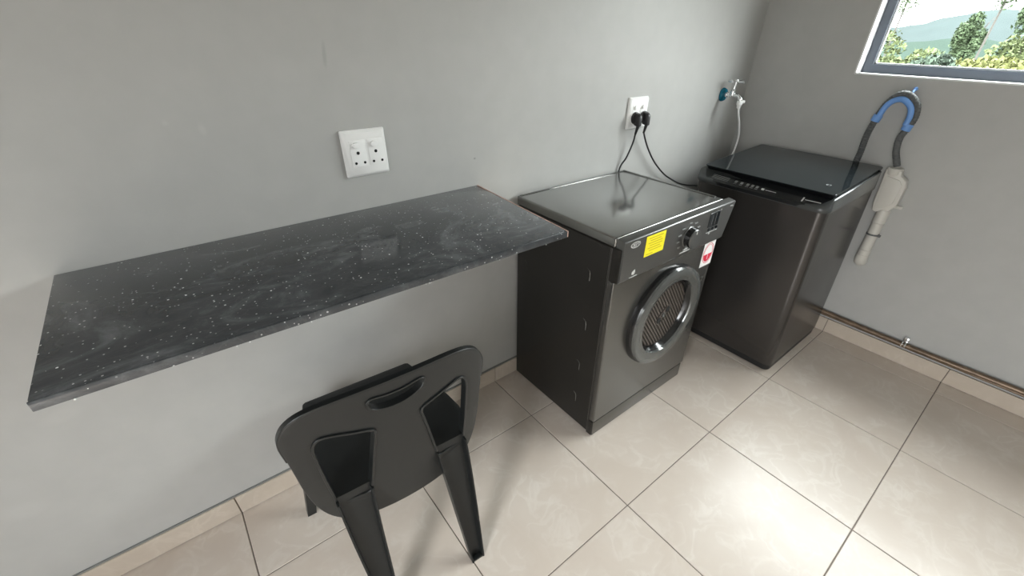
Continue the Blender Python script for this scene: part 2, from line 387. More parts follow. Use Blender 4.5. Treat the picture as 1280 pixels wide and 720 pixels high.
# right wall with its window opening
struct('wall_right', boxes((XB, XB+.2, YF-.2, 0, -.15, WZ0), (XB, XB+.2, YF-.2, 0, WZ1, HC), (XB, XB+.2, WY0, 0, WZ0, WZ1), (XB, XB+.2, YF-.2, WY1, WZ0, WZ1)), M['wall_b'])
struct('wall_left', boxes((XL-.2, XL, YF-.2, DX0, -.15, HC), (XL-.2, XL, DX1, 0, -.15, HC), (XL-.2, XL, DX0, DX1, DZ1, HC)), M['wall_b'])
struct('wall_front', boxes((XL, XB, YF-.2, YF, -.15, HC)), M['wall_b'])
struct('ceiling', boxes((XL-.2, XB+.2, YF-.2, .2, HC, HC+.15)), M['ceiling'])

# skirting tiles
def skirting(name, axis, lo, hi, joints, face, height=.079):
    root = None
    bm = bmesh.new()
    if axis == 'x': box(bm, lo, hi, face, 0, 0, height-.003)
    else: box(bm, face, XB, lo, hi, 0, height-.003)
    root = struct(name, bm, M['grout'])
    js = [lo] + sorted(j for j in joints if lo + .02 < j < hi - .02) + [hi]
    for a, b in zip(js, js[1:]):
        g = .0015
        bm = bmesh.new()
        if axis == 'x': box(bm, a+g, b-g, face-.004, face+.004, .002, height, bev=.001, seg=1)
        else: box(bm, face-.004, face+.004, a+g, b-g, .002, height, bev=.001, seg=1)
        t = finish('tile', bm, M['skirt'], root, smooth=False)
skirting('baseboard_back', 'x', XL, XB-.012, [T0 + k*TS for k in range(-6, 4)], -.0045)
skirting('baseboard_right', 'y', YF, -.012, [TY0 - k*TS for k in range(0, 6)], XB-.0085)
# grout line painted along the top of the skirting (thin fillet)
struct('trim_1', boxes((XL, XB-.014, -.0045, -.0002, .0765, .084)), mat('skirting_fillet', (.21, .215, .205), rough=.8))

# ------------------------------------------------------------------ window
wr = struct('window_1', boxes((XB+.0, XB+.0005, WY0, WY0+.0005, WZ0, WZ1)), M['reveal'])
FD = .062            # the frame sits this deep in the reveal
RT = .004
bm = boxes((XB-.001, XB+.2, WY0-RT, WY0+.002, WZ0, WZ1), (XB-.001, XB+.2, WY1-.002, WY1+RT, WZ0, WZ1),
           (XB-.001, XB+.2, WY1, WY0, WZ0-.002, WZ0+RT), (XB-.001, XB+.2, WY1, WY0, WZ1-RT, WZ1+.002))
finish('window_reveal', bm, M['reveal'], wr, smooth=False)
f0, f1 = XB+FD, XB+FD+.045; FW = .034
a, b, c, d = WY0-RT, WY1+RT, WZ0+RT, WZ1-RT
ym = (a+b)/2 - .12
bm = boxes((f0, f1, b, a, c, c+FW), (f0, f1, b, a, d-FW, d), (f0, f1, a-FW, a, c+FW, d-FW), (f0, f1, b, b+FW, c+FW, d-FW), (f0, f1, ym-.025, ym+.025, c+FW, d-FW))
finish('window_frame', bm, M['frame'], wr, smooth=False)
finish('glazing_bead', boxes((f0+.012, f0+.02, b+FW, a-FW, c+FW, c+FW+.006), (f0+.012, f0+.02, a-FW-.006, a-FW, c+FW, d-FW), bev=.001, seg=1), M['reveal'], wr, smooth=False)
for (y0, y1) in ((ym+.025, a-FW), (b+FW, ym-.025)):
    finish('pane', boxes((f0+.02, f0+.024, y0, y1, c+FW, d-FW)), M['glass'], wr, smooth=False)

# door opening behind the camera (only its daylight reaches the picture)
dr = struct('door_1', boxes((XL-.2, XL+.01, DX0, DX0+.04, 0, DZ1), (XL-.2, XL+.01, DX1-.04, DX1, 0, DZ1), (XL-.2, XL+.01, DX0+.04, DX1-.04, DZ1-.04, DZ1)), M['frame'])

# ------------------------------------------------------------------ outside
struct('floor_outside_added', boxes((-14, XL-.2, -12, 8, -.3, -.02)), mat('unseen_dark_ground', (.09, .085, .075), rough=.85, var=(3, .15)))  # unseen ground added beyond the door, kept dark to dim the upper wall
GZ = -1.6
grass = mat('hill_grass', (.024, .031, .016), rough=.9, spec=0, var=(1.5, .35))
bm = bmesh.new()
N = 44
vs = {}
for i in range(N+1):
    for j in range(N+1):
        x = 2.2 + (i/N)**2*420; y = -200 + 400*j/N
        if i < 14: y = (j/N-.5)*(30+x*6)
        h = GZ - x*.03 + noise.noise(Vector((x*.02, y*.02, 3)))*x*.012
        vs[i, j] = bm.verts.new((x, y, h))
for i in range(N):
    for j in range(N): bm.faces.new((vs[i, j], vs[i+1, j], vs[i+1, j+1], vs[i, j+1]))
o = finish('terrain', bm, grass); o['kind'] = 'structure'
def ridge(name, dist, base, amp, col, seed, label):
    bm = bmesh.new(); n = 300; R = []
    for k in range(n+1):
        az = math.radians(-75 + 150*k/n)
        hx = .5 + .55*noise.noise(Vector((k*.085+seed, seed, 0))) + .10*noise.noise(Vector((k*.4, seed*2, 1)))
        top = base + amp*hx
        row = []
        for (dd, hh) in ((0, -40), (0, GZ-.03*dist-2), (dist*.12, top*.6 - 4), (dist*.25, top), (dist*.5, top*.6-10), (dist*.5, -40)):
            row.append(bm.verts.new(((dist+dd)*math.cos(az), -1.2+(dist+dd)*math.sin(az), hh)))
        R.append(row)
    for A, B in zip(R, R[1:]):
        for q in range(5): bm.faces.new((A[q], B[q], B[q+1], A[q+1]))
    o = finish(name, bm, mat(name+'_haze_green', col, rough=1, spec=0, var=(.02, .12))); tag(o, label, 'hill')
    return o
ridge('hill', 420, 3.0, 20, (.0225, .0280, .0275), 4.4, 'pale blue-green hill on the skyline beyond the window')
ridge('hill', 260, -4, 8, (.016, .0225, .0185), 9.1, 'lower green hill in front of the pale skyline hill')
leafm = [mat('leaf_light', (.056, .068, .030), rough=.8, spec=.08, var=(3, .3)), mat('leaf_yellow', (.068, .072, .026), rough=.8, spec=.08, var=(3, .25)), mat('leaf_dark', (.040, .056, .030), rough=.8, spec=.08, var=(3, .3)), mat('leaf_far', (.034, .047, .034), rough=.8, spec=.08, var=(2, .3))]
barkm = mat('bark', (.04, .035, .03), rough=.9)
def crown(bm, c, rx, ry, rz, n, size, seed):
    rnd = random.Random(seed)
    lobes = [(Vector((rnd.uniform(-.6, .6), rnd.uniform(-.6, .6), rnd.uniform(-.6, .6))), rnd.uniform(.35, .6)) for _ in range(9)]
    for k in range(n):
        lc, lr = lobes[k % 9]
        v = Vector((rnd.gauss(0, 1), rnd.gauss(0, 1), rnd.gauss(0, 1))).normalized()*lr*rnd.uniform(.6, 1.05) + lc
        p = Vector(c) + Vector((v.x*rx, v.y*ry, v.z*rz))
        d1 = Vector((rnd.gauss(0, 1), rnd.gauss(0, 1), rnd.gauss(0, 1))).normalized()
        d2 = d1.cross(Vector((rnd.gauss(0, 1), rnd.gauss(0, 1), rnd.gauss(0, 1)))).normalized()
        s = size*rnd.uniform(.6, 1.3)
        q = [bm.verts.new(p + d1*s), bm.verts.new(p + d2*s*.4), bm.verts.new(p - d1*s*.6), bm.verts.new(p - d2*s*.4)]
        bm.faces.new(q)
def pos(az, D): return (-.8 + D*math.cos(math.radians(az)), -1.21 + D*math.sin(math.radians(az)))
def plant(name, label, cat, az, D, zc, rx, rz, n, size, mi, seed, group=None, sparse=False):
    x, y = pos(az, D); gz = GZ - x*.03 - .3
    t = thing(name, label, cat, (x, y, gz), 0, group)
    bm = bmesh.new(); crown(bm, (x, y, zc), rx, rx, rz, n, size, seed)
    finish('foliage', bm, leafm[mi], t, smooth=False)
    rnd = random.Random(seed); bm = bmesh.new()
    tr = D*.0008 + .008
    tube(bm, spline([(x+rnd.uniform(-.2, .2), y+rnd.uniform(-.3, .3), gz), (x, y+.05, (gz+zc)/2), (x, y, zc)], 4), tr, 6)
    for k in range(5):
        e = Vector((x+rnd.uniform(-.7, .7)*rx, y+rnd.uniform(-.8, .8)*rx, zc+rnd.uniform(-.2, .8)*rz))
        tube(bm, [Vector((x, y, zc-rz*.8)), Vector((x, y, zc-rz*.4)).lerp(e, .4), e], tr*.4, 5)
    finish('trunk', bm, barkm, t)
E4 = math.radians
def zat(D, el): return 1.3566 + D*math.tan(E4(el))
plant('dense_tree', 'dense green tree standing alone at the middle of the window view', 'tree', 9.6, 26, zat(26, -.1), .55, 1.0, 4000, .09, 2, 11)
plant('slender_tree', 'slender sparse tree at the left end of the window view', 'tree', 14.9, 22, zat(22, 2.75), .75, .40, 900, .05, 2, 12)
plant('leafy_tree', 'dark leafy tree top at the right end of the window view', 'tree', 6.3, 20, zat(20, 1.6), .45, .5, 1500, .07, 2, 13)
plant('hanging_tree', 'thin twiggy tree top high right of the dense tree', 'tree', 8.5, 17, zat(17, 3.3), .40, .40, 420, .05, 2, 14)
G = 'garden bushes outside the window'
for k, (az, D, el, rx, rz, mi, lb) in enumerate([
    (16.2, 11.0, -2.9, .62, .60, 0, 'pale green bush at the lower left corner of the window view'),
    (13.3, 14.4, -2.45, .75, .45, 0, 'light green bush below the pale hill'),
    (11.0, 10.3, -3.2, .40, .34, 3, 'small grey-green bush left of the dense tree'),
    (8.9, 12.6, -3.0, .62, .34, 1, 'yellow-green bush below the dense tree'),
    (6.9, 10.4, -3.1, .42, .34, 1, 'yellow-green bush at the lower right of the window view'),
    (5.2, 13.2, -1.6, .62, .62, 0, 'tall leafy bush at the right end of the window view'),
    (1.0, 11.0, -2.6, .8, .6, 0, 'bush outside past the right end of the window view'),
    (20.8, 13.5, -2.8, .85, .6, 0, 'bush outside past the left end of the window view'),
    (25.5, 11, -2.8, .85, .6, 3, 'bush outside far left behind the window jamb')]):
    plant('garden_bush', lb, 'bush', az, D, zat(D, el), rx, rz, 5200, .055, mi, 30+k, G)

# ------------------------------------------------------------------ wall-hung counter
ct = thing('wall_counter', 'dark speckled slate-look counter shelf fixed to the grey wall', 'counter', (-.55, 0, .89))
CZ = .9118; CT = .0165
bm = bmesh.new()
prism(bm, [(-1.0605, -.0005), (-.0150, -.0005), (-.0415, -.466), (-1.0585, -.4545)], 'z', CZ-CT, CZ, bev=.003, seg=2)
finish('worktop', bm, M['counter'], ct)
bm = bmesh.new()
prism(bm, [(-1.0588, -.4545), (-.0418, -.466), (-.0420, -.4700), (-1.0590, -.4585)], 'z', CZ-CT-.0015, CZ-.001, bev=.0014, seg=2)
finish('front_edge_strip', bm, M['counter'], ct)
bm = bmesh.new()
prism(bm, [(-.0148, -.001), (-.0128, -.001), (-.0398, -.4705), (-.0418, -.4705)], 'z', CZ-CT, CZ+.0002)
finish('end_edge_strip', bm, M['counter_core'], ct, label='bare pinkish board edge at the right end')
rnd = random.Random(3)
bm = bmesh.new()
for k in range(9):
    t = rnd.uniform(.03, .93); x = -1.058 + t*1.016; y = -.4600 - t*.0115
    bmesh.ops.create_icosphere(bm, subdivisions=1, radius=rnd.uniform(.0010, .0018), matrix=Matrix.Translation((x, y, CZ-CT-.0015)))
o = finish('glue_bead', bm, M['white_plastic'], ct, label='small beads of dried glue under the front edge'); o['kind'] = 'stuff'

# ------------------------------------------------------------------ sockets
def socket(label, x0, x1, z0, z1, holes):
    t = thing('wall_socket', label, 'socket', ((x0+x1)/2, 0, z0), 0)
    bm = bmesh.new(); h = .015
    # bevelled outer frame: base, chamfer, flat centre
    ins = .012
    q = [[(x0, 0, z0), (x1, 0, z0), (x1, 0, z1), (x0, 0, z1)],
         [(x0, -.007, z0), (x1, -.007, z0), (x1, -.007, z1), (x0, -.007, z1)],
         [(x0+ins, -h, z0+ins*.7), (x1-ins*.5, -h, z0+ins*.7), (x1-ins*.5, -h, z1-ins*.7), (x0+ins, -h, z1-ins*.7)]]
    V = [[bm.verts.new(p) for p in r] for r in q]
    for A, B in zip(V, V[1:]):
        for i in range(4): bm.faces.new((A[i], A[(i+1) % 4], B[(i+1) % 4], B[i]))
    bm.faces.new(V[0]); bm.faces.new(V[2])
    bmesh.ops.bevel(bm, geom=list(bm.edges), offset=.0016, segments=2, affect='EDGES')
    finish('cover_plate', bm, M['white_plastic'], t)
    cx = (x0+x1)/2 + .003; zc = (z0+z1)/2
    for s in (-1, 1):
        mx_ = cx + s*.0245
        bm = bmesh.new(); box(bm, mx_-.0215, mx_+.0215, -h-.0012, -h+.002, zc-.032, zc+.036, bev=.0011)
        mod = finish('outlet_insert', bm, M['white_plastic'], t)
        bm = bmesh.new()
        pts = [(mx_-.0045+.0105*math.cos(a), zc+.0235+.0078*math.sin(a)) for a in [2*PI*k/20 for k in range(20)]]
        prism(bm, pts, 'y', -h-.0070, -h, bev=.0014, edges='caps')
        finish('rocker_switch', bm, M['white_plastic'], mod)
        if holes:
            for hx, hz, r in ((-.002, .0035, .0042), (-.0115, -.0225, .0034), (.0125, -.0225, .0034)):
                bm = bmesh.new(); cyl(bm, (mx_+hx, -h-.0009, zc+hz), (0, -1, 0), r, r, .0008, 20)
                finish('pin_hole', bm, M['black_hole'], mod)
    return t
socket('white double wall socket with empty outlets above the speckled counter', -.4345, -.3145, 1.0065, 1.1275, True)
socket('white double wall socket above the dryer holding two black plugs', .7265, .8475, 1.0135, 1.1345, False)

def plug(x, z, label, path):
    t = thing('power_plug', label, 'plug', (x, -.012, z), 0, None)
    bm = bmesh.new()
    # round face against the socket, then a tall moulded grip that leans down towards the cord
    lathe(bm, (x, -.0155, z), (0, -1, 0), [(0, 0), (.0225, 0), (.0240, .004), (.0235, .010), (.018, .014), (0, .0145)], 28)
    for v in bm.verts: v.co.x = x + (v.co.x-x)*.92
    loft(bm, [[(x+a_, yy, z+b_) for a_, b_ in rounded_rect(-w_, w_, -lo_, hi_, .004, 3)] for yy, w_, lo_, hi_ in
              ((-.026, .0120, .026, .021), (-.036, .0105, .029, .019), (-.046, .0090, .031, .014), (-.050, .0065, .029, .009))])
    finish('plug_body', bm, M['black_rubber'], t)
    bm = bmesh.new()
    tube(bm, [Vector((x, -.039, z-.020)), Vector((x, -.039, z-.032)), Vector((x, -.036, z-.046)), Vector((x+.0005, -.032, z-.062))], lambda s, L: .0076-.0032*s/L, 12)
    finish('strain_relief', bm, M['black_rubber'], t)
    bm = bmesh.new(); tube(bm, spline([(x+.0005, -.033, z-.055)]+path, 8), .0036, 10)
    finish('cord', bm, M['black_rubber'], t)
plug(.7610, 1.0570, 'left black plug and cord dropping behind the dryer', [(.762, -.026, .96), (.742, -.018, .90), (.7165, -.0085, .85), (.700, -.0070, .72), (.715, -.0070, .55)])
plug(.8165, 1.0570, 'right black plug and cord curving towards the washing machine', [(.828, -.029, .985), (.868, -.027, .93), (.935, -.025, .86), (1.02, -.024, .795), (1.10, -.024, .75), (1.22, -.024, .70), (1.4, -.03, .66)])

# ------------------------------------------------------------------ tap
tp = thing('wall_tap', 'small chrome tap with teal wall flange and cross handle in the corner', 'tap', (1.454, 0, 1.104))
TX, TZ = 1.454, 1.104
bm = bmesh.new(); lathe(bm, (TX, 0, TZ), (0, -1, 0), [(0, 0), (.031, 0), (.031, .005), (.027, .013), (.016, .017), (0, .018)], 32)
finish('flange', bm, M['teal'], tp, label='teal plastic wall flange')
bm = bmesh.new()
tube(bm, spline([(TX, -.014, TZ), (TX, -.045, TZ), (TX, -.066, TZ+.002), (TX, -.084, TZ+.001), (TX, -.096, TZ-.010), (TX, -.098, TZ-.022)], 6), .0088, 14)
lathe(bm, (TX, -.050, TZ-.008), (0, -.10, 1), [(0, 0), (.011, .002), (.0125, .012), (.0115, .026), (.009, .036), (.0065, .05), (.0065, .062), (0, .062)], 20)
cyl(bm, (TX, -.018, TZ), (0, -1, 0), .0125, .0125, .010, 6)
finish('tap_body', bm, M['chrome'], tp)
bm = bmesh.new()
c = Vector((TX, -.0560, TZ+.062))
for d in ((1, .0, 0), (-1, 0, 0), (0, 1, .0), (0, -1, 0)):
    D_ = Vector(d); tube(bm, [c, c+D_*.020, c+D_*.034, c+D_*.039], lambda s, L: .0042+.0016*(s/L), 10)
lathe(bm, c - Vector((0, 0, .009)), ZD, [(0, 0), (.009, 0), (.0095, .012), (.007, .018), (0, .0195)], 16)
finish('cross_handle', bm, M['chrome'], tp)
ih = thing('inlet_hose', 'thin white inlet hose hanging from the chrome tap behind the washing machine', 'hose', (TX, -.098, TZ-.03))
bm = bmesh.new(); lathe(bm, (TX, -.098, TZ-.018), (0, 0, -1), [(0, 0), (.0125, 0), (.0135, .006), (.0135, .018), (.010, .022), (.008, .034), (0, .034)], 16)
finish('hose_connector', bm, M['white_plastic'], ih)
bm = bmesh.new(); tube(bm, [Vector((TX+.006, -.100, TZ-.022)), Vector((TX+.024, -.106, TZ-.024))], .0080, 10); finish('release_button', bm, M['white_plastic'], ih)
bm = bmesh.new()
tube(bm, spline([(TX, -.098, TZ-.045), (TX+.016, -.099, TZ-.080), (TX+.046, -.100, TZ-.125), (TX+.072, -.100, TZ-.175), (TX+.078, -.100, TZ-.215), (TX+.068, -.100, TZ-.265), (TX+.04, -.10, TZ-.33), (TX+.02, -.1, TZ-.45)], 8), .0046, 10)
finish('hose_pipe', bm, M['white_plastic'], ih)

# ------------------------------------------------------------------ tumble dryer
dx0, dx1 = .1485, .7445; dyb, dyf = -.0125, -.476; DH = .846
dy = thing('tumble_dryer', 'grey front-loading tumble dryer with round door and yellow sticker', 'dryer', ((dx0+dx1)/2, (dyb+dyf)/2, 0))
YP = -.4975          # front panel plane
finish('cabinet', boxes((dx0, dx1, dyf, dyb-.004, .012, DH-.034), bev=.006, seg=3), M['steel_side_shaded'], dy)
# front steel panel with soft edges, plinth below
finish('front_panel', boxes((dx0+.001, dx1-.001, YP, dyf+.002, .079, .700), bev=.005, seg=3), M['steel_front_shaded'], dy)
bm = bmesh.new(); prism(bm, [(dx0+.004, YP+.001), (dx1-.012, YP+.001), (dx1-.002, YP+.012), (dx1-.002, dyf+.004), (dx0+.004, dyf+.004)], 'z', .006, .075, bev=.002)
finish('kick_plate', bm, M['steel_front_shaded'], dy)
finish('corner_foot', boxes((dx0, dx0+.006, YP+.004, dyf+.008, .006, .075), bev=.002), M['steel_side_shaded'], dy)
for x in (dx0+.05, dx1-.05):
    for y in (dyf+.03, dyb-.05):
        bm = bmesh.new(); cyl(bm, (x, y, 0), ZD, .018, .018, .014, 16); finish('foot', bm, M['black_rubber'], dy)
# top cover
bm = bmesh.new(); box(bm, dx0-.0005, dx1+.0005, dyf-.008, dyb, DH-.032, DH, bev=.0055, seg=3)
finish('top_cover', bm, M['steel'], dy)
finish('top_trim', boxes((dx1-.0135, dx1-.0025, dyf+.02, dyb-.004, DH-.001, DH+.0022), bev=.001), M['steel'], dy)
finish('rear_trim', boxes((dx0+.01, dx1-.014, dyb-.012, dyb-.003, DH-.001, DH+.0018), bev=.0008), M['steel'], dy)
# control panel: proud of the front, chamfered lower right corner
PF = -.5135
bm = bmesh.new()
prof = [(dyf-.007, DH-.002), (PF+.003, DH-.0055), (PF, DH-.0095), (PF, .7065), (PF+.006, .698), (dyf-.002, .698)]
prism(bm, prof, 'x', dx0+.006, dx1+.036, bev=.0018, seg=2)
for v in bm.verts:          # the lower right corner sweeps up and in
    if v.co.z < .73 and v.co.x > dx1: v.co.x -= .034
cp = finish('control_panel', bm, M['panel_grey'], dy)
# side of the control panel
finish('panel_end_cap', boxes((dx0, dx0+.007, PF+.006, dyf+.002, .700, DH-.033), bev=.002), M['steel_side_shaded'], dy)
e = .0008
def onp(name, bm, m, label=None): return finish(name, bm, M[m], cp, smooth=False, label=label)
onp('brand_badge', ring_bm((.2050, PF-e, .8215), XD, ZD, .0225, .0100, .0016, e, 28), 'print')
onp('brand_lettering', text_bm('DEFY', .0175, (.2050, PF-e, .8210), XD, ZD), 'print')
st = onp('energy_sticker', boxes((.2575, .3555, PF-.0012, PF+.0002, .7625, .8315)), 'yellow', 'square yellow sticker')
bm = bmesh.new()
for k in range(6):
    z = .823 - k*.0085; box(bm, .270+(.008 if k % 2 else 0), .342-(.01 if k in (1, 4) else 0), PF-.0015, PF-.0011, z-.0013, z+.0013)
box(bm, .266, .300, PF-.0015, PF-.0011, .768, .7705)
finish('printed_lines', bm, M['yellow_ink'], st, smooth=False)
# knob
kx, kz = .5000, .7700
bm = bmesh.new(); lathe(bm, (kx, PF+.001, kz), (0, -1, 0), [(0, 0), (.0375, 0), (.0375, .004), (.0345, .006), (.0330, .026), (.0305, .0285), (0, .0285)], 48)
kn = finish('program_knob', bm, M['panel_grey'], cp)
bm = bmesh.new(); lathe(bm, (kx, PF-.003, kz), (0, -1, 0), [(.0342, 0), (.0352, 0), (.0342, .021), (.0325, .021)], 48, closed=True)
finish('knob_side', bm, M['ring_dark'], kn)
finish('knob_pointer', boxes((kx-.0012, kx+.0012, PF-.0285, PF-.0270, kz+.017, kz+.030)), M['print'], kn, smooth=False)
bm = bmesh.new()
for a_, w_ in ((130, .020), (160, .018), (188, .016), (216, .016), (92, .016), (58, .018), (26, .016), (0, .005), (-28, .016), (-58, .006), (-90, .018)):
    r_ = .053 if abs(a_) != 90 else .045
    X = kx + r_*1.12*math.cos(E4(a_)); Z = kz + (r_*.92)*math.sin(E4(a_))
    box(bm, X-w_/2, X+w_/2, PF-e, PF, Z-.0024, Z+.0024)
onp('dial_marking', bm, 'print_dim').__setitem__('kind', 'stuff')
onp('program_legend', boxes((.466, .526, PF-e, PF, .7140, .7168), (.484, .510, PF-e, PF, .7215, .7255)), 'print')
# little screen and its buttons
sc = onp('display_screen', boxes((.6155, .6815, PF-.0012, PF, .7725, .8245), bev=.0003), 'screen')
finish('screen_divider', boxes((.6365, .6375, PF-.0015, PF-.0011, .776, .821), (.6585, .6595, PF-.0015, PF-.0011, .776, .821)), M['print_dim'], sc, smooth=False)
for k in range(3):
    bm = bmesh.new(); X = .6215 + k*.0235; prism(bm, [(X, .7605), (X+.008, .7555), (X+.0165, .7605), (X+.0165, .7655), (X+.008, .7685), (X, .7655)], 'y', PF-.0018, PF)
    onp('touch_button', bm, 'screen')
onp('screen_underline', boxes((.6165, .6900, PF-e, PF, .7510, .7525)), 'print'); onp('screen_caption', boxes((.632, .640, PF-e, PF, .7440, .7485)), 'print')
onp('screen_symbol', boxes((.6835, .6875, PF-e, PF, .8245, .8285)), 'print')
onp('corner_mark', boxes((.745, .768, PF-e, PF, .8240, .8275)), 'print_dim')
bm = bmesh.new(); prism(bm, [(.2095, .7170), (.2200, .7150), (.2250, .7235), (.2230, .7325), (.2150, .7290), (.2100, .7255)], 'y', PF-e, PF)
onp('leaf_icon', bm, 'print'); onp('icon_underline', boxes((.2000, .2380, PF-e, PF, .7075, .7095)), 'print')
# warranty sticker hanging off the panel bottom on the front panel
YS = YP - .0008
ws = finish('service_sticker', boxes((.6655, .7425, YS, YP+.0002, .5890, .6945)), M['sticker'], dy, smooth=False, label='white sticker with red roundel')
scx, scz = .7040, .6430
finish('roundel_ring', ring_bm((scx, YS, scz), XD, ZD, .0345, .0425, .0022, .0004, 40), M['red'], ws, smooth=False)
finish('roundel_inner_ring', ring_bm((scx, YS, scz), XD, ZD, .0290, .0360, .0012, .0004, 40), M['red'], ws, smooth=False)
bm = bmesh.new(); pts = [(scx+.0270*math.cos(E4(a_)), scz-.004+.0320*math.sin(E4(a_))) for a_ in range(180, 361, 10)]
prism(bm, pts, 'y', YS-.0004, YS); finish('roundel_half', bm, M['red'], ws, smooth=False)
finish('roundel_text', text_bm('1', .030, (scx, YS-.0008, scz-.017), XD, ZD), M['sticker'], ws, smooth=False)
# door
DC = (.470, YP, .455)
bm = bmesh.new()
lathe(bm, DC, (0, -1, 0), [(.2060, 0), (.2060, .006), (.2020, .022), (.2010, .0235)], 72)
finish('door_rim', bm, M['ring_dark'], dy)
bm = bmesh.new()
lathe(bm, DC, (0, -1, 0), [(.2015, .0225), (.1985, .0300), (.190, .0335), (.165, .0330), (.1530, .0300), (.1495, .0250), (.1475, .012), (.1460, .004)], 96)
finish('door_ring', bm, M['ring'], dy)
bm = bmesh.new(); lathe(bm, DC, (0, -1, 0), [(.1475, .022), (.1400, .010), (.1360, -.002)], 72)
finish('door_bowl', bm, M['ring_dark'], dy)
bm = bmesh.new(); lathe(bm, DC, (0, -1, 0), [(0, .0015), (.1400, .0015)], 64)
db = finish('drum_back', bm, M['drum'], dy)
bm = bmesh.new()
A = E4(-53); ux, uz = math.cos(A), math.sin(A); nx, nz_ = -uz, ux
for k in range(-10, 11):
    off = k*.0125; half = math.sqrt(max(0, .1345**2-off*off)) - .008
    if half < .01: continue
    segs = [(-half, half)]
    if abs(off) < .03: segs = [(-half, -.022), (.022, half)]
    for s0, s1 in segs:
        P4 = [(DC[0]+ux*s+nx*(off+t), DC[2]+uz*s+nz_*(off+t)) for s, t in ((s0, -.0032), (s1, -.0032), (s1, .0032), (s0, .0032))]
        prism(bm, P4, 'y', YP-.0050, YP-.0012)
o = finish('drum_rib', bm, M['rib'], db, smooth=False); o['kind'] = 'stuff'
bm = bmesh.new()
pp = [(-.013, -.045), (.013, -.045), (.013, .045), (-.013, .045)]
prism(bm, [(DC[0]+ux*a_+nx*b_, DC[2]+uz*a_+nz_*b_) for a_, b_ in pp], 'y', YP-.0062, YP-.001, bev=.002)
hb = finish('hub_plate', bm, M['rib'], db)
for s in (-1, 1):
    bm = bmesh.new(); cyl(bm, (DC[0]+nx*s*.029, YP-.0064, DC[2]+nz_*s*.029), (0, -1, 0), .0135, .0135, .0012, 8)
    finish('hub_hole', bm, M['black_hole'], hb, smooth=False)
bm = bmesh.new(); lathe(bm, (DC[0], YP-.006, DC[2]), (0, -1, 0), [(0, .001), (.004, .001), (.006, .004), (.0095, .004), (.0105, .0)], 20)
finish('hub_screw', bm, M['panel_grey'], hb)
bm = bmesh.new(); prism(bm, [(.7000, .5180), (.7200, .5180), (.7150, .5360), (.7050, .5360)], 'y', YP-.002, YP, bev=.0006)
finish('latch_mark', bm, M['steel'], dy)
# pressed reliefs of the side wall, in the lit tone so they show
for (y, z0, z1) in ((-.399, .665, .70), (-.406, .47, .505), (-.397, .28, .315), (-.397, .12, .155), (-.08, .57, .60)):
    bm = bmesh.new(); tube(bm, spline([(dx0, y+.014, z1+.006), (dx0, y+.003, z1), (dx0, y, z1-.012), (dx0, y, z0)], 4), .0012, 6)
    finish('side_relief', bm, M['steel'], dy)
finish('side_seam', boxes((dx0-.0006, dx0+.001, dyf+.006, dyf+.0072, .02, DH-.036)), M['steel'], dy, smooth=False)

# ------------------------------------------------------------------ washing machine
wm = thing('washing_machine', 'dark grey top-loading washing machine with glossy black lid', 'washing machine', (1.36, -.46, 0))
bx0, bx1 = 1.075, 1.632
def rr3(x0, x1, y0, y1, r, z): return [(p[0], p[1], z(p) if callable(z) else z) for p in rounded_rect(x0, x1, y0, y1, r)]
bm = bmesh.new()
loft(bm, [rr3(bx0+.012, bx1, -.746, -.185, .03, .034), rr3(bx0+.006, bx1, -.748, -.183, .032, .042), rr3(bx0+.002, bx1-.002, -.740, -.180, .034, .40), rr3(bx0-.003, bx1-.010, -.731, -.176, .036, .784)])
finish('cabinet', bm, M['washer'], wm)
bm = bmesh.new(); loft(bm, [rr3(bx0+.014, bx1-.01, -.744, -.188, .03, .006), rr3(bx0+.012, bx1-.01, -.746, -.186, .03, .036)])
finish('base_plinth', bm, M['black_rubber'], wm)
for x in (bx0+.06, bx1-.06):
    for y in (-.69, -.24):
        bm = bmesh.new(); cyl(bm, (x, y, 0), ZD, .02, .02, .01, 14); finish('foot', bm, M['black_rubber'], wm)
# side panel reliefs
for (x0_, x1_, z0_, z1_) in ((1.15, 1.162, .14, .60), (1.175, 1.185, .16, .58), (1.50, 1.512, .30, .62), (1.525, 1.535, .28, .64), (1.55, 1.558, .26, .66)):
    bm = bmesh.new(); box(bm, x0_, x1_, -.7485, -.72, z0_, z1_, bev=.002)
    for v in bm.verts: v.co.y += (v.co.z-.03)*.023
    finish('side_relief', bm, M['washer'], wm)
# upper housing: rises from a low front to the lid
HT = lambda x: .838 + min(1, max(0, (x-bx0-.045)/.10))*.018 + max(0, x-1.2)*.020
bm = bmesh.new()
rings = [rr3(bx0-.005, bx1-.006, -.733, -.172, .040, .784), rr3(bx0-.010, bx1-.004, -.736, -.169, .042, .792), rr3(bx0-.010, bx1-.004, -.735, -.169, .042, .800)]
def topz(p):
    x = p[0]; t = min(1, max(0, (x-(bx0-.010))/.055)); t = t*t*(3-2*t)
    return .804 + t*(HT(x)-.804) 
rings.append([(p[0], p[1], topz(p)) for p in rounded_rect(bx0-.008, bx1-.006, -.733, -.171, .040)])
rings.append([(p[0], p[1], topz(p)+.003) for p in rounded_rect(bx0-.004, bx1-.010, -.729, -.175, .038)])
rings.append([(p[0], p[1], topz(p)+.001) for p in rounded_rect(bx0+.004, bx1-.016, -.721, -.183, .034)])
loft(bm, rings)
finish('upper_housing', bm, M['washer_top'], wm)
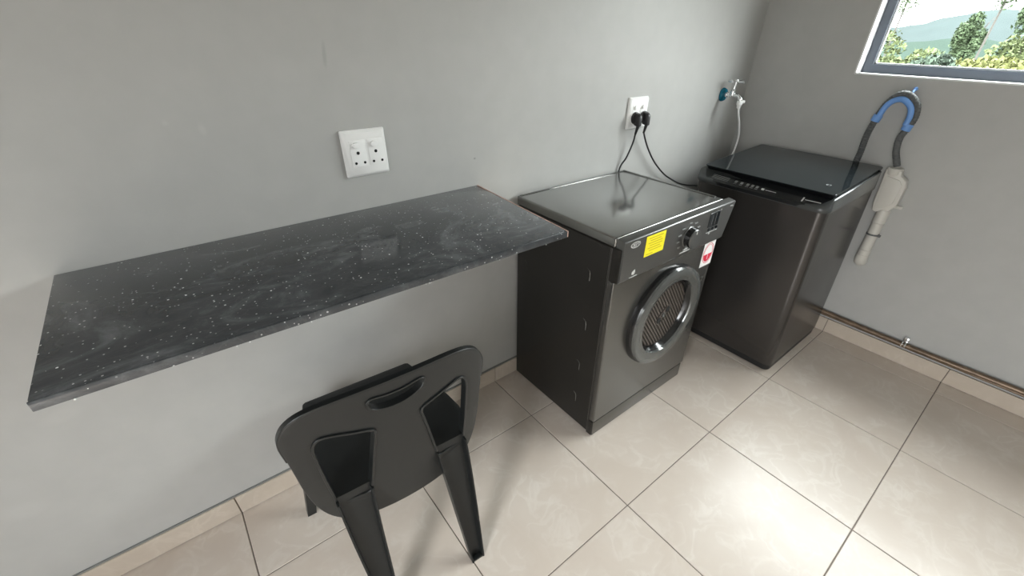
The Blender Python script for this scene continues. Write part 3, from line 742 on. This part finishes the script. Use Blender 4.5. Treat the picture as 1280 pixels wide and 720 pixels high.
# sloping console strip
CX0, CX1 = bx0-.0065, bx0+.075
bm = bmesh.new()
nseg = 20
top = []; 
rows = []
for k in range(nseg+1):
    t = k/nseg; y = -.181 - t*(.727-.181)
    bulge = -.016*(1-(2*t-1)**4)           # the strip bows forward in the middle
    edge = .012*(abs(2*t-1)**8)
    x0_ = CX0 + .010 + bulge + edge*1.5
    rows.append([(x0_, y, .790), (x0_-.002, y, .803), (x0_+.004, y, .809), (x0_+.030, y, .825), (CX1, y, .843), (CX1, y, .790)])
loft(bm, rows)
co = finish('console', bm, M['console'], wm)
def on_console(y, s):      # point on the slope, s 0..1 from the front
    t = (-.181-y)/(.546); x0_ = CX0+.010-.016*(1-(2*t-1)**4)+.004
    return Vector((x0_ + .026*s, y, .8098 + .016*s))
sd = Vector((.026, 0, .016)).normalized()
def cmark(name, y0, y1, s0, s1, m, thick=.0006):
    bm = bmesh.new()
    a_, b_, c_, d_ = on_console(y0, s0), on_console(y1, s0), on_console(y1, s1), on_console(y0, s1)
    n = Vector((-sd.z, 0, sd.x))*thick
    lo = [bm.verts.new(p) for p in (a_, b_, c_, d_)]; hi = [bm.verts.new(p+n) for p in (a_, b_, c_, d_)]
    bm.faces.new(lo); bm.faces.new(hi)
    for i in range(4): bm.faces.new((lo[i], lo[(i+1) % 4], hi[(i+1) % 4], hi[i]))
    return finish(name, bm, M[m], co, smooth=False)
for k in range(4): cmark('legend_line', -.245, -.325, .15+k*.22, .22+k*.22, 'print_dim')
for k, yy in enumerate((-.352, -.378, -.405, -.425, -.445)):
    cmark('touch_symbol', yy, yy-.011, .35, .75, 'print_dim'); cmark('symbol_caption', yy+.001, yy-.012, .12, .2, 'print_dim')
cmark('status_lights', -.470, -.482, .3, .6, 'print'); cmark('status_bar', -.487, -.530, .38, .46, 'print')
cmark('model_stripe', -.640, -.695, .42, .50, 'print'); cmark('model_mark', -.630, -.635, .10, .80, 'print')
# lid
LZ = lambda x: .8545 + (x-1.105)*.048
lx0, lx1, ly0, ly1 = 1.100, 1.628, -.727, -.186
def lidz(dz): return lambda p: LZ(p[0]) + dz
bm = bmesh.new()
loft(bm, [rr3(lx0+.012, lx1-.004, ly0+.006, ly1-.006, .018, lidz(-.019)), rr3(lx0+.005, lx1, ly0+.001, ly1-.001, .020, lidz(-.008)), rr3(lx0+.001, lx1, ly0, ly1, .020, lidz(-.004))])
finish('lid_rim', bm, M['lid_edge'], wm)
bm = bmesh.new()
loft(bm, [rr3(lx0+.001, lx1, ly0, ly1, .020, lidz(-.0042)), rr3(lx0, lx1, ly0-.0005, ly1+.0005, .020, lidz(-.002)), rr3(lx0+.0015, lx1-.0015, ly0+.001, ly1-.001, .019, lidz(0))])
ld = finish('lid', bm, M['lid'], wm)
bm = ring_bm((1.205, -.665, LZ(1.205)), XD, YD, .012, .009, .003, .0005, 24)
finish('lid_emblem', bm, M['print_dim'], ld, smooth=False)

# ------------------------------------------------------------------ drain hose, hook and waste trap
dh = thing('drain_hose', 'dark grey drain hose looping up from the washing machine in a blue hook', 'hose', (XB-.04, -.7, .8))
hp = [(1.655, -.60, .62), (1.652, -.606, .80), (1.648, -.614, .905), (1.645, -.612, .987), (1.645, -.620, 1.06), (1.645, -.636, 1.122), (1.645, -.664, 1.158), (1.645, -.699, 1.160), (1.645, -.735, 1.130), (1.645, -.748, 1.088), (1.645, -.744, 1.048), (1.645, -.731, 1.000), (1.648, -.738, .945), (1.654, -.759, .895), (1.655, -.764, .883)]
path = resample(spline(hp, 12), .003)
bm = bmesh.new(); tube(bm, path, lambda s, L: .0128 + .0009*math.sin(s*2*PI/.009), 12)
finish('corrugated_pipe', bm, M['hose_grey'], dh)
hk = spline([(1.6365, -.627, 1.068), (1.6365, -.638, 1.112), (1.6365, -.660, 1.138), (1.6365, -.690, 1.142), (1.6365, -.722, 1.118), (1.6365, -.733, 1.085), (1.6365, -.731, 1.050)], 8)
bm = bmesh.new(); tube(bm, hk, .0115, 12)
finish('hose_guide', bm, M['blue'], dh, label='blue U-shaped hose guide')
for (c0, c1) in (((1.643, -.619, 1.050), (1.643, -.625, 1.075)), ((1.643, -.7365, 1.030), (1.643, -.7415, 1.056))):
    bm = bmesh.new(); tube(bm, [Vector(c0), Vector(c1)], .0175, 16); finish('guide_collar', bm, M['blue'], dh, label='blue collar')
bm = bmesh.new(); tube(bm, spline([(1.640, -.700, 1.140), (1.650, -.703, 1.168), (1.672, -.704, 1.182), (XB, -.704, 1.182)], 5), .0045, 10)
bmesh.ops.create_icosphere(bm, subdivisions=2, radius=.008, matrix=Matrix.Translation((1.672, -.704, 1.182)))
finish('wall_hook', bm, M['blue'], dh, label='blue wall hook')

tr = thing('waste_trap', 'off-white plastic waste trap and drain pipe on the window wall', 'drain trap', (1.655, -.79, .43))
bm = bmesh.new()
prof = [(-.734, .872), (-.793, .872), (-.796, .852), (-.822, .835), (-.830, .810), (-.828, .730), (-.812, .700), (-.760, .683), (-.748, .690), (-.742, .72), (-.738, .80)]
prism(bm, prof, 'x', 1.634, 1.676, bev=.006, seg=3)
finish('trap_body', bm, M['trap'], tr)
bm = bmesh.new(); prism(bm, [(-.748, .845), (-.800, .835), (-.815, .815), (-.812, .735), (-.790, .712), (-.755, .700)], 'x', 1.6310, 1.640, bev=.003)
finish('trap_cover', bm, M['trap'], tr)
bm = bmesh.new(); lathe(bm, (1.655, -.764, .845), ZD, [(.021, 0), (.029, .010), (.030, .030), (.027, .034), (.021, .034), (.019, .005)], 28, closed=True)
finish('inlet_collar', bm, M['trap'], tr)
bm = bmesh.new(); box(bm, 1.640, 1.652, -.850, -.822, .716, .728, bev=.003); finish('trap_lever', bm, M['trap'], tr)
bm = bmesh.new(); lathe(bm, (1.655, -.791, .46), ZD, [(0, 0), (.0245, 0), (.0245, .04), (.0225, .042), (.0225, .115), (.0245, .117), (.0245, .120), (.0225, .122), (.0225, .175), (.0255, .178), (.0255, .232), (.022, .240), (0, .24)], 28)
finish('down_pipe', bm, M['trap'], tr)
bm = bmesh.new(); tube(bm, spline([(1.655, -.791, .475), (1.655, -.791, .452), (1.661, -.791, .440), (1.672, -.791, .4355), (XB, -.791, .435)], 5), .026, 20)
finish('pipe_elbow', bm, M['trap'], tr)
bm = bmesh.new(); lathe(bm, (1.655, -.791, .576), ZD, [(.0226, 0), (.0252, 0), (.0252, .007), (.0226, .007)], 28, closed=True)
box(bm, 1.655, XB, -.796, -.786, .577, .582); box(bm, 1.640, 1.652, -.824, -.812, .575, .584)
finish('pipe_clip', bm, M['hose_grey'], tr, label='dark clip round the drain pipe')

# ------------------------------------------------------------------ copper pipe along the wall
pp_ = thing('copper_pipe', 'thin brown copper pipe running along the window wall above the skirting', 'pipe', (1.664, -1.1, .112))
bm = bmesh.new(); tube(bm, [Vector((1.662, -.30+(-2.75)*k/24, .1135+.003*math.sin(k*.7))) for k in range(25)], .0115, 14)
finish('pipe_run', bm, M['copper'], pp_)
bm = bmesh.new(); tube(bm, [Vector((1.676, -.30+(-2.75)*k/24, .0955)) for k in range(25)], .0065, 10)
finish('thin_pipe', bm, M['copper'], pp_)
for y in (-1.098, -2.2):
    bm = bmesh.new()
    for dy_ in (-.006, .006): lathe(bm, (1.662, y+dy_, .1145), YD, [(.0118, -.0032), (.0150, -.0032), (.0150, .0032), (.0118, .0032)], 20, closed=True)
    box(bm, 1.660, XB, y-.009, y+.009, .126, .150, bev=.0015)
    finish('saddle_clip', bm, M['chrome'], pp_, label='shiny saddle clip')

# ------------------------------------------------------------------ chair
ch = thing('plastic_chair', 'black plastic chair seen from behind, tucked under the counter facing the wall', 'chair', (-.58, -.49, 0), E4(-3))
TIL, KC, Z0 = .10, .40, .42
def py(x, z): return -TIL*(z-Z0) + KC*x*x
def smooth_poly(pts, n=4):
    m_ = len(pts); out = []
    for i in range(m_):
        a_, b_, c_, d_ = [Vector((*pts[(i+k) % m_], 0)) for k in (-1, 0, 1, 2)]
        for k in range(n):
            t = k/n; v = .5*((2*b_)+(c_-a_)*t+(2*a_-5*b_+4*c_-d_)*t*t+(3*b_-a_-3*c_+d_)*t**3); out.append((v.x, v.y))
    return out
half = [(0, .733), (.06, .7325), (.12, .7305), (.162, .726), (.193, .716), (.216, .698), (.230, .672), (.234, .645), (.230, .60), (.226, .54), (.222, .48), (.212, .415), (.196, .365), (.175, .330), (.150, .306), (.110, .290), (.06, .281), (0, .278)]
outline = smooth_poly(half + [(-x, z) for x, z in half[-2:0:-1]], 3)
hole = smooth_poly([(.055, .598), (.066, .611), (.102, .624), (.138, .637), (.161, .641), (.175, .632), (.181, .608), (.180, .56), (.177, .50), (.172, .44), (.168, .395), (.150, .390), (.118, .388), (.094, .386), (.087, .41), (.078, .46), (.068, .52), (.060, .565)], 3)
slot = smooth_poly([(-.060, .694), (-.050, .703), (-.02, .6985), (.02, .6985), (.055, .705), (.069, .699), (.066, .682), (.046, .667), (.015, .658), (-.015, .658), (-.040, .664), (-.057, .677)], 3)
def sheet(loops, thick, bevel, yoff, name, matl, parent, stations=.02):
    cu = bpy.data.curves.new('c', 'CURVE'); cu.dimensions = '2D'; cu.fill_mode = 'BOTH'; cu.extrude = thick/2-bevel; cu.bevel_depth = bevel; cu.bevel_resolution = 2; cu.offset = -bevel
    for lp in loops:
        sp = cu.splines.new('POLY'); sp.points.add(len(lp)-1); sp.use_cyclic_u = True
        for q, (x, z) in zip(sp.points, lp): q.co = (x, z, 0, 1)
    o = bpy.data.objects.new('c', cu); COL.objects.link(o)
    me = bpy.data.meshes.new_from_object(o.evaluated_get(bpy.context.evaluated_depsgraph_get())); bpy.data.objects.remove(o)
    bm = bmesh.new(); bm.from_mesh(me); bpy.data.meshes.remove(me)
    bmesh.ops.remove_doubles(bm, verts=bm.verts, dist=1e-5)
    k = -12
    while k <= 12:
        bmesh.ops.bisect_plane(bm, geom=list(bm.verts)+list(bm.edges)+list(bm.faces), plane_co=(k*stations, 0, 0), plane_no=(1, 0, 0)); k += 1
    for v in bm.verts:
        x, z, h = v.co.x, v.co.y, v.co.z
        v.co = Vector((x, py(x, z) + yoff - h, z))
    return finish(name, bm, matl, parent, local=True)
back = sheet([outline, hole, [(-x, z) for x, z in hole][::-1], slot], .013, .003, .004, 'backrest', M['chair'], ch)
# forward lip round the top and sides of the backrest
lip = []
def rim(loop, w, d0, d1, name, parent, closed=True, sel=None):
    """a strip following a loop, width w outwards, from depth d0 to d1"""
    bm = bmesh.new(); n = len(loop); R = []
    for i, (x, z) in enumerate(loop):
        a_ = Vector(loop[i-1]); b_ = Vector(loop[(i+1) % n]); t = (b_-a_).normalized(); nrm = Vector((t.y, -t.x))
        p0 = Vector((x, z)) + nrm*w/2; p1 = Vector((x, z)) - nrm*w/2
        R.append([bm.verts.new((p.x, py(p.x, p.y)+d, p.y)) for p, d in ((p0, d0), (p0, d1), (p1, d1), (p1, d0))])
    idx = range(n) if closed else range(n-1)
    for i in idx:
        A_, B_ = R[i], R[(i+1) % n]
        if sel and not (sel(loop[i]) and sel(loop[(i+1) % n])): continue
        for k in range(4): bm.faces.new((A_[k], A_[(k+1) % 4], B_[(k+1) % 4], B_[k]))
    for v in [v for v in bm.verts if not v.link_faces]: bm.verts.remove(v)
    bmesh.ops.bevel(bm, geom=[e_ for e_ in bm.edges if len(e_.link_faces) == 2], offset=.0008, segments=1, affect='EDGES')
    return finish(name, bm, M['chair'], parent, local=True)
rim(outline, .004, -.002, .0130, 'back_lip', ch, sel=lambda p: p[1] > .60)
rim(slot, .005, -.006, .016, 'handle_rim', ch)
rim(hole, .006, -.0065, .018, 'opening_rim', ch, sel=lambda p: p[1] > .405)
rim([(-x, z) for x, z in hole][::-1], .006, -.0065, .018, 'opening_rim', ch, sel=lambda p: p[1] > .405)
# rear legs: channels open to the back
def leg_ly(z):
    t = (Z0-z)/Z0; return -.112*t if t > 0 else 0
def rear_leg(s):
    bm = bmesh.new(); R = []
    for z, xi, xo, dep in ((.402, .0855, .1725, .020), (.36, .0885, .1715, .022), (.28, .094, .168, .023), (.18, .099, .162, .021), (.08, .1045, .155, .018), (.0, .1085, .149, .015)):
        yr = leg_ly(z) + KC*.02*max(0, (z-.25)); tk = .0045
        pr = [(xi, yr-.002), (xi, yr+dep+tk), (xo, yr+dep+tk), (xo, yr-.002), (xo-tk, yr-.002), (xo-tk-.002, yr+dep), (xi+tk+.002, yr+dep), (xi+tk, yr-.002)]
        R.append([(s*x, y, z) for x, y in pr])
    loft(bm, R)
    bmesh.ops.recalc_face_normals(bm, faces=bm.faces)
    bmesh.ops.bevel(bm, geom=[e_ for e_ in bm.edges if abs(e_.verts[0].co.z-e_.verts[1].co.z) > .01], offset=.001, segments=2, affect='EDGES')
    # closed toe of the channel
    xi, xo = .1085, .149
    box(bm, *(sorted((s*(xi+.003), s*(xo-.003)))), -.112, -.096, 0, .006)
    return finish('leg', bm, M['chair'], ch, local=True)
rear_leg(-1); rear_leg(1)
# seat with a turned-down skirt
bm = bmesh.new()
SZ = .415
def seat_ring(ins, z, zf=0): 
    pts = []
    hw = [(.010, .172), (.05, .206), (.11, .213), (.17, .207), (.26, .190), (.345, .172), (.372, .166), (.380, .158)]
    L_ = [(-(w-ins), y if y > 0 else .004) for y, w in hw]
    L_[-1] = (-(hw[-1][1]-ins), .380-ins); 
    R_ = [(-x, y) for x, y in L_][::-1]
    return [(x, y, z) for x, y in L_+R_]
dish = lambda x, y: -.012*max(0, 1-(x/.17)**2)*max(0, 1-((y-.19)/.19)**2)
rr_ = [seat_ring(.004, SZ-.065), seat_ring(0, SZ-.065), seat_ring(0, SZ-.006), seat_ring(.003, SZ-.001), seat_ring(.008, SZ), seat_ring(.020, SZ-.002), ]
loft(bm, rr_, cap=False)
inner = [v for v in bm.verts][-len(rr_[-1]):]
bm.faces.new(inner)
for r_, nn in ((seat_ring(.004, SZ-.05), 0),): pass
finish('seat', bm, M['chair'], ch, local=True)
def front_leg(s):
    bm = bmesh.new(); R = []
    for z, xa, xb, ya, yb in ((.40, .160, .199, .30, .362), (.30, .176, .212, .305, .360), (.15, .203, .234, .315, .358), (0, .230, .256, .322, .352)):
        tk = .004
        R.append([(s*x, y, z) for x, y in ((xa, ya), (xb, ya), (xb, yb), (xa, yb), (xa, yb-tk), (xb-tk, yb-tk), (xb-tk, ya+tk), (xa, ya+tk))])
    loft(bm, R)
    return finish('leg', bm, M['chair'], ch, local=True)
front_leg(-1); front_leg(1)
